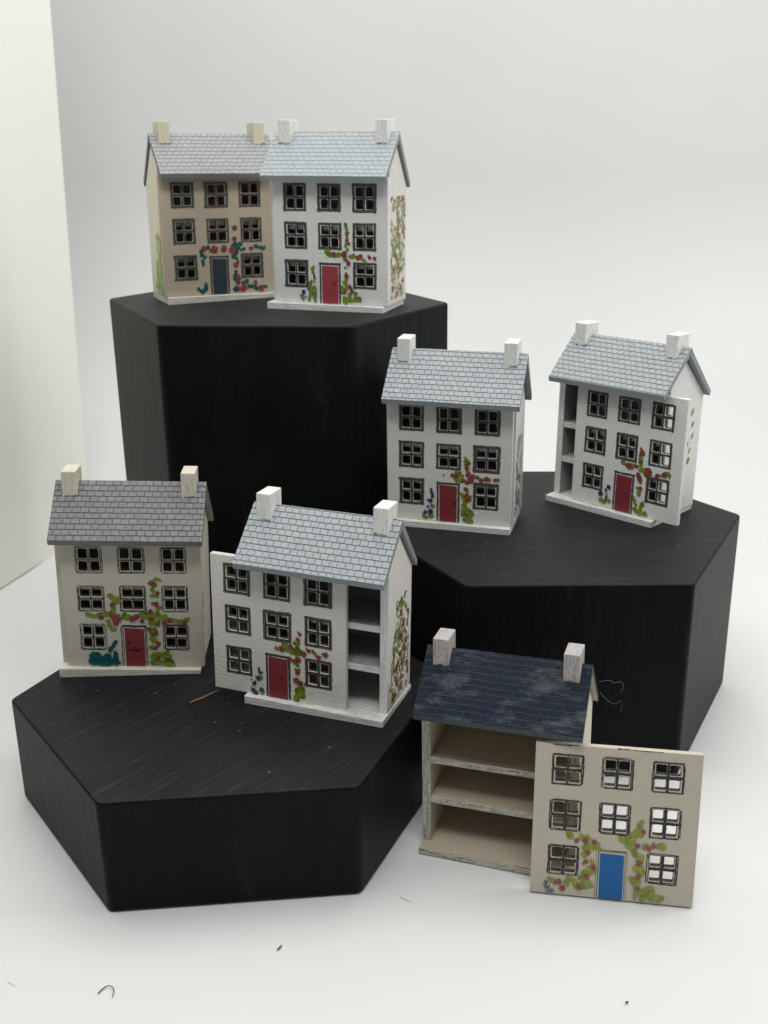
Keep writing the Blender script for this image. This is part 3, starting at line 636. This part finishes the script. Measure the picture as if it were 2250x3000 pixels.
def curls(b, plane_x, ylo, yhi, zlo, zhi, n, mats, w, shape=None, sgn=1):
    k = 0; tries = 0
    while k < n and tries < 2000:
        tries += 1
        y = random.uniform(ylo, yhi); z = random.uniform(zlo, zhi)
        if shape and not shape(y, z): continue
        r = random.uniform(.45, 1.3); a0 = random.uniform(0, 6.28); sw = random.uniform(1.2, 3.4) * random.choice((-1, 1))
        if random.random() < (.35 if mats[0] == 'p_g' else .22):
            pts = [(y, z), (y + random.uniform(-.3, .3), z + random.uniform(.3, 1.2))]; ww = w * 1.7; mt = mats[1]
        else:
            pts = [(y + r * .75 * math.cos(a0 + sw * t / 6), z + r * 1.25 * math.sin(a0 + sw * t / 6)) for t in range(7)]; ww = w; mt = mats[0]
        pts = [(min(max(p[0], ylo), yhi), min(max(p[1], zlo), zhi)) for p in pts]
        b.ribbon(pts, ww * random.uniform(.7, 1.2), plane_x + sgn * (0.03 + k * 0.0015), mt, .25, True, .3, 'yz')
        k += 1

def house(i):
    X, Y, yaw, slide, rr, lt, rs, dz, bs, ds = HOUSE[i]
    wall, side, brush, chim, roofm, edge, under, inside, ink, doorm = STYLE[i]
    zg = {0: HT[0], 1: HT[0], 2: HT[1], 3: HT[1], 4: HT[2], 5: HT[2], 6: 0}[i] + 0.25
    random.seed(100 + i)
    root = empty('miniature_house', (X, Y, zg), yaw)
    tag(root, LABEL[i], 'model house', 'hand painted miniature houses')
    tb = G['tb']
    def tf(a, bb, c):
        a0, c0 = 15 + (a - 15) * math.cos(rr) + c * math.sin(rr), -(a - 15) * math.sin(rr) + c * math.cos(rr)
        return (a0 - 15, bb * math.cos(lt) + c0 * math.sin(lt), c0 * math.cos(lt) - bb * math.sin(lt))
    def tfp(a, bb, c): return tf(a + (slide or 0), bb, c)
    def tfb(a, bb, c):        # the base: bottom flat on what it stands on, top follows the tilt
        x, y, z = tf(a, bb, c); return (a - 15, bb, 0 if c < .3 else z if c > 1.2 else c)
    ws = {0: 1.0, 1: -.55}.get(i, 0.5 * (rs + bs))
    x0, x1 = -0.65 + ws, 30.35 + ws
    dep = 16.38 + ds
    # base
    b = MB(); b.box((-.72 + bs, -1.42, 0), (30.31 + bs, dep, tb), brush, 0.16, 0.06, {'+z': 'inside' if i == 6 else brush})
    b.build('base', root, tfb)
    wf = 1.79; TS = 1.75; zt = tb + 0.01
    ez, ry, rz = 32.25, 7.02, 42.15
    ef, eby, ebz = -3.44, 17.07 + ds, 30.6
    sf = (rz - ez) / (ry - ef); af = math.atan(sf); th = 1.3
    tv = th / math.cos(af)                      # roof thickness measured upright
    sb = (rz - ebz - 0.9) / (eby - ry); ab = math.atan(sb); tvb = th / math.cos(ab)
    zroof_f = lambda y: ez + (y - ef) * sf + dz - tv - 0.05
    zroof_b = lambda y: rz - 1.0 - (y - ry) * sb + dz - tvb - 0.05
    yb = dep - 0.25
    apex_y = ry; apex_z = min(zroof_f(ry), zroof_b(ry))
    gable = [(wf, zt), (yb, zt), (yb, zroof_b(yb)), (apex_y, apex_z), (wf, zroof_f(wf))]
    for nm, lo, hi in (('side_wall', x0, x0 + TS), ('side_wall', x1 - TS, x1)):
        b = MB(); over = {'-y': ('brush_worn_v' if i == 6 else 'chim_white' if i in (3, 5) else side)}
        inn = '+x' if lo == x0 else '-x'
        over[inn] = inside
        b.prism(gable, 'x', lo, hi, side, over, 0.10)
        wobj = b.build(nm, root, tf)
        if lo == x0: lw = wobj
        else: rw = wobj
    b = MB(); b.box((x0 + TS + .02, yb - 1.3, zt), (x1 - TS - .02, yb - .05, zroof_b(yb) - .05), inside); b.build('back_wall', root, tf)
    # floors
    fe = 'brush_worn' if i == 6 else brush
    for z in (11.6, 20.6):
        b = MB(); b.box((x0 + TS + .02, wf + .1, z - 1.45), (x1 - TS - .02, yb - 1.35, z), inside, 0.08, 0.02, {'-y': fe}); b.build('shelf', root, tf)
    # roof: two slabs, the front one runs over the ridge
    b = MB(); xa, xb = -.75 + rs, 31.45 + rs
    def slab(p0, p1, t, mat, em, um, voff):
        (ya, za), (yb_, zb_) = p0, p1
        L = math.hypot(yb_ - ya, zb_ - za); n = Vector((-(zb_ - za), yb_ - ya)).normalized()
        if n.y < 0: n = -n
        nseg = 14
        jit = [[random.uniform(-.05, .05) for _ in range(nseg + 1)] for _ in range(2)]
        def top(u_, s):   # u 0..1 along x, s 0..1 along slope
            k = int(round(u_ * nseg))
            e = jit[0][k] if s == 0 else jit[1][k]
            return (xa + (xb - xa) * u_, ya + (yb_ - ya) * s - n.x * 0 , za + (zb_ - za) * s + e * .6)
        for k in range(nseg):
            u0, u1 = k / nseg, (k + 1) / nseg
            A_, B_, C_, D_ = top(u0, 0), top(u1, 0), top(u1, 1), top(u0, 1)
            b.face([A_, B_, C_, D_], mat, [((xb - xa) * u0, voff), ((xb - xa) * u1, voff), ((xb - xa) * u1, voff + L), ((xb - xa) * u0, voff + L)])
            lo = lambda p: ((p[0], ya + (.25 if ya < yb_ else -.25), p[2] - 1.2) if abs(p[1] - ya) < 1e-6 else (p[0], p[1] - n.x * t, p[2] - n.y * t))
            b.face([lo(A_), lo(B_), lo(C_), lo(D_)], um)
            b.face([A_, B_, lo(B_), lo(A_)], em); b.face([D_, C_, lo(C_), lo(D_)], em)
            if k == 0: b.face([A_, D_, lo(D_), lo(A_)], em)
            if k == nseg - 1: b.face([B_, C_, lo(C_), lo(B_)], em)
    random.seed(200 + i)
    n = Vector((-math.sin(af), math.cos(af)))
    slab((ef, ez + dz), (ry, rz + dz), th, roofm, edge, under, 7.0 * i + .05)
    # back slab starts behind the front slab's cut end
    st_ = (ry + 0.05 + th * math.sin(af) * .55, rz + dz - 0.75)
    slab((eby, ebz + dz - .3), st_, th, roofm, edge, under, 3.3 + 7.0 * i)
    bmesh.ops.recalc_face_normals(b.bm, faces=b.bm.faces[:])
    roof = b.build('roof', root, tf)
    tag(roof, {6: 'worn navy roof scratched through to grey'}.get(i))
    # chimneys sit astride the ridge, notched over it
    for k, cxx in enumerate((1.12, 26.36)):
        b = MB(); y0c, y1c, ctop = 5.2, 9.6, 44.93 + dz
        w_ = 3.09 + random.uniform(-.08, .08); cxx += rs * 1.0
        y0c -= 1.1
        zf = ez + dz + (y0c - ef) * sf - 0.25; zb_ = rz + dz - 1.0 - (y1c - ry) * sb - 0.6
        poly = [(y0c, zf), (ry, rz + dz - .5), (y1c, zb_), (y1c, ctop), (y0c, ctop)]
        b.prism(poly, 'x', cxx, cxx + w_, chim, None, 0.16)
        # smeared glue and roof paint at the foot
        for q in range(5):
            xx = cxx + random.uniform(.2, w_ - .4)
            b.ribbon([(xx, zf + .25 + random.uniform(0, .15)), (xx + random.uniform(.2, .9), zf + .25 + random.uniform(0, .3))], random.uniform(.08, .2), y0c - .02 - q * .006, edge if q % 2 else 'ink_line', .4)
        ch = b.build('chimney', roof, tf)
        if i == 6 and k == 1: ch['label'] = 'chimney with a pinkish top'
    # front
    if i != 6:
        front_panel(root, i, tfp, wall, ink, doorm, root)
    # paint on the gable walls
    if i in (1, 2, 3, 5):
        b = MB(); px = x1
        if i == 1: curls(b, px, 2.8, yb - 1.2, 3.0, 27, 190, ('p_g_pale', 'p_r_pale'), .17)
        if i == 2: curls(b, px, 3, yb - 3, 3.0, 22, 90, ('p_dark', 'p_dark'), .13, lambda y, z: z < 24 - (y - 3) * .1)
        if i == 5: curls(b, px, 2.6, yb - 2.0, 2.6, 24.5, 150, ('p_g', 'p_r'), .17, lambda y, z: y > 2.4 + (z / 25) * 4.5 and y < 14.5 - abs(z - 12) * .10)
        if i == 3:
            for q, (y, z, m_, r_) in enumerate([(9.6, 25.6, 'p_g_pale', .55), (8.0, 23, 'p_g_pale', .35), (10.2, 22.5, 'p_r_pale', .4), (10.6, 19.5, 'p_g_pale', .4), (8.5, 17.6, 'p_r_pale', .45), (9.8, 16, 'p_g_pale', .4), (7.6, 15.3, 'p_g_pale', .4), (9.6, 13.5, 'p_r_pale', .5), (7.2, 10.2, 'p_r_pale', .4), (7.6, 6.5, 'p_r_pale', .5), (7.8, 3.6, 'p_g_pale', .8)]):
                y += 3.2; b.ribbon([(y, z), (y + .3, z + .8)], r_, px + .03 + q * .002, m_, .2, True, .3, 'yz')
        b.build('painted_climber', rw, tf)
    if i == 0:
        b = MB(); curls(b, x0, 3, 12, 2, 17, 90, ('p_lime', 'p_lime'), .3, lambda y, z: y < 11 - z * .3, -1); b.build('painted_climber', lw, tf)
    if i == 4:
        b = MB()
        for q in range(7): b.ribbon([(4.5 + random.uniform(-.8, .8), 6 + q * 1.6), (4.8 + random.uniform(-.8, .8), 7 + q * 1.6)], .35, x1 + .03 + q * .002, 'p_dark', .2, True, .3, 'yz')
        b.build('painted_climber', rw, tf)
    return root
for i in range(7): house(i)

# fallen front of the open house, standing on the surface and leaning on it
random.seed(77)
pr = empty('house_front', (41.66, 167.08, 0.2), -0.1709)
tag(pr, 'cream house front with a bright blue door leaning against the open house', 'house front')
T7 = 0.134
def tf7(a, bb, c): return (a - 15, bb * math.cos(T7) + c * math.sin(T7), c * math.cos(T7) - bb * math.sin(T7) + PT * math.sin(T7))
front_panel(pr, 6, tf7, 'stone', 'sketch2', 'door_blue', pr)

# ------------------------------------------------------------------ threads, fibre, lint
def fibre(name, pts, rad, mat, label, cat, group=None):
    pts = [Vector(p) for p in pts]; base = pts[0].copy()
    cu = bpy.data.curves.new(name, 'CURVE'); cu.dimensions = '3D'; cu.bevel_depth = rad * S; cu.bevel_resolution = 2
    sp = cu.splines.new('NURBS'); sp.points.add(len(pts) - 1); sp.use_endpoint_u = True; sp.order_u = 3
    for q, p in zip(sp.points, pts): q.co = (*((p - base) * S), 1); q.radius = random.uniform(.7, 1.2)
    o = bpy.data.objects.new(name, cu); col.objects.link(o)
    bpy.context.view_layer.update()
    me = bpy.data.meshes.new_from_object(o.evaluated_get(bpy.context.evaluated_depsgraph_get()))
    bpy.data.objects.remove(o); me.name = name; me.materials.clear(); me.materials.append(mat)
    o = bpy.data.objects.new(name, me); col.objects.link(o); o.location = base * S
    tag(o, label, cat, group); return o
MAT['fibre'] = plain('brown_fibre', (0.30, 0.15, 0.075), 0.5, 0.4)
MAT['lint'] = plain('dark_lint', (0.06, 0.06, 0.065), 0.8, 0.4)
MAT['thread'] = plain('pale_thread', (0.30, 0.30, 0.28), 0.6, 0.2)
MAT['lintpale'] = plain('grey_lint', (0.33, 0.33, 0.33), 0.8, 0.2)
z = 24.3
fibre('wood_fibre', [(-41.2, 200.6, z), (-40.6, 201.6, z), (-39.4, 202.0, z + .2), (-37.6, 203.3, z + .4), (-36.2, 205.6, z + .2)], .18, MAT['fibre'], 'brown curved wood fibre lying on the lowest black block', 'fibre')
fibre('lint_curl', [(-49.3, 145.2, .2), (-48.8, 146.2, .3), (-47.9, 146.8, .5), (-46.9, 146.4, .4), (-46.6, 145.3, .3), (-46.7, 144.4, .2)], .09, MAT['lint'], 'small dark curl of lint on the white surface at lower left', 'lint')
fibre('lint_speck', [(-19.8, 155.0, .3), (-19.4, 155.6, .3), (-19.2, 156.2, .25)], .14, MAT['lint'], 'short dark speck in the middle of the white foreground, in front of the lowest block', 'lint')
fibre('lint_speck', [(39.1, 141.7, .35), (39.6, 141.8, .4)], .22, MAT['lint'], 'round dark speck near the bottom right edge of the white surface', 'lint')
fibre('lint_hair', [(2.3, 168.8, .12), (3.2, 168.0, .2), (4.2, 167.4, .15)], .035, MAT['lintpale'], 'faint hair on the white surface between lowest block and fallen front', 'lint')
fibre('lint_hair', [(-65.5, 148.2, .12), (-64.6, 147.6, .2), (-63.9, 147.2, .15)], .03, MAT['lintpale'], 'faint hair on the white surface left of the dark curl', 'lint')
def w_of(i, a, bb, c):
    X, Y, yaw = HOUSE[i][:3]; return (X + (a - 15) * math.cos(yaw) - bb * math.sin(yaw), Y + (a - 15) * math.sin(yaw) + bb * math.cos(yaw), c)
random.seed(5)
for k, (zz, n) in enumerate(((37.0, 0), (32.8, 1))):
    base_ = [(32.0, 11.0, zz), (33.2, 11.4, zz + 1.0), (34.6, 11.0, zz + .4), (35.6, 11.6, zz + 1.3), (36.4, 11.4, zz + 0.2), (35.7, 11.2, zz - .9)]
    pts = [w_of(6, *[q + random.uniform(-.3, .3) for q in p]) for p in base_]
    pts[0] = w_of(6, 31.4, 12.3 + k * 2.6, (36.9, 33.4)[k])
    fibre('stray_thread', pts, .02, MAT['thread'], ('upper', 'lower')[k] + ' pale stray thread sticking out of the right edge of the navy roof', 'thread')
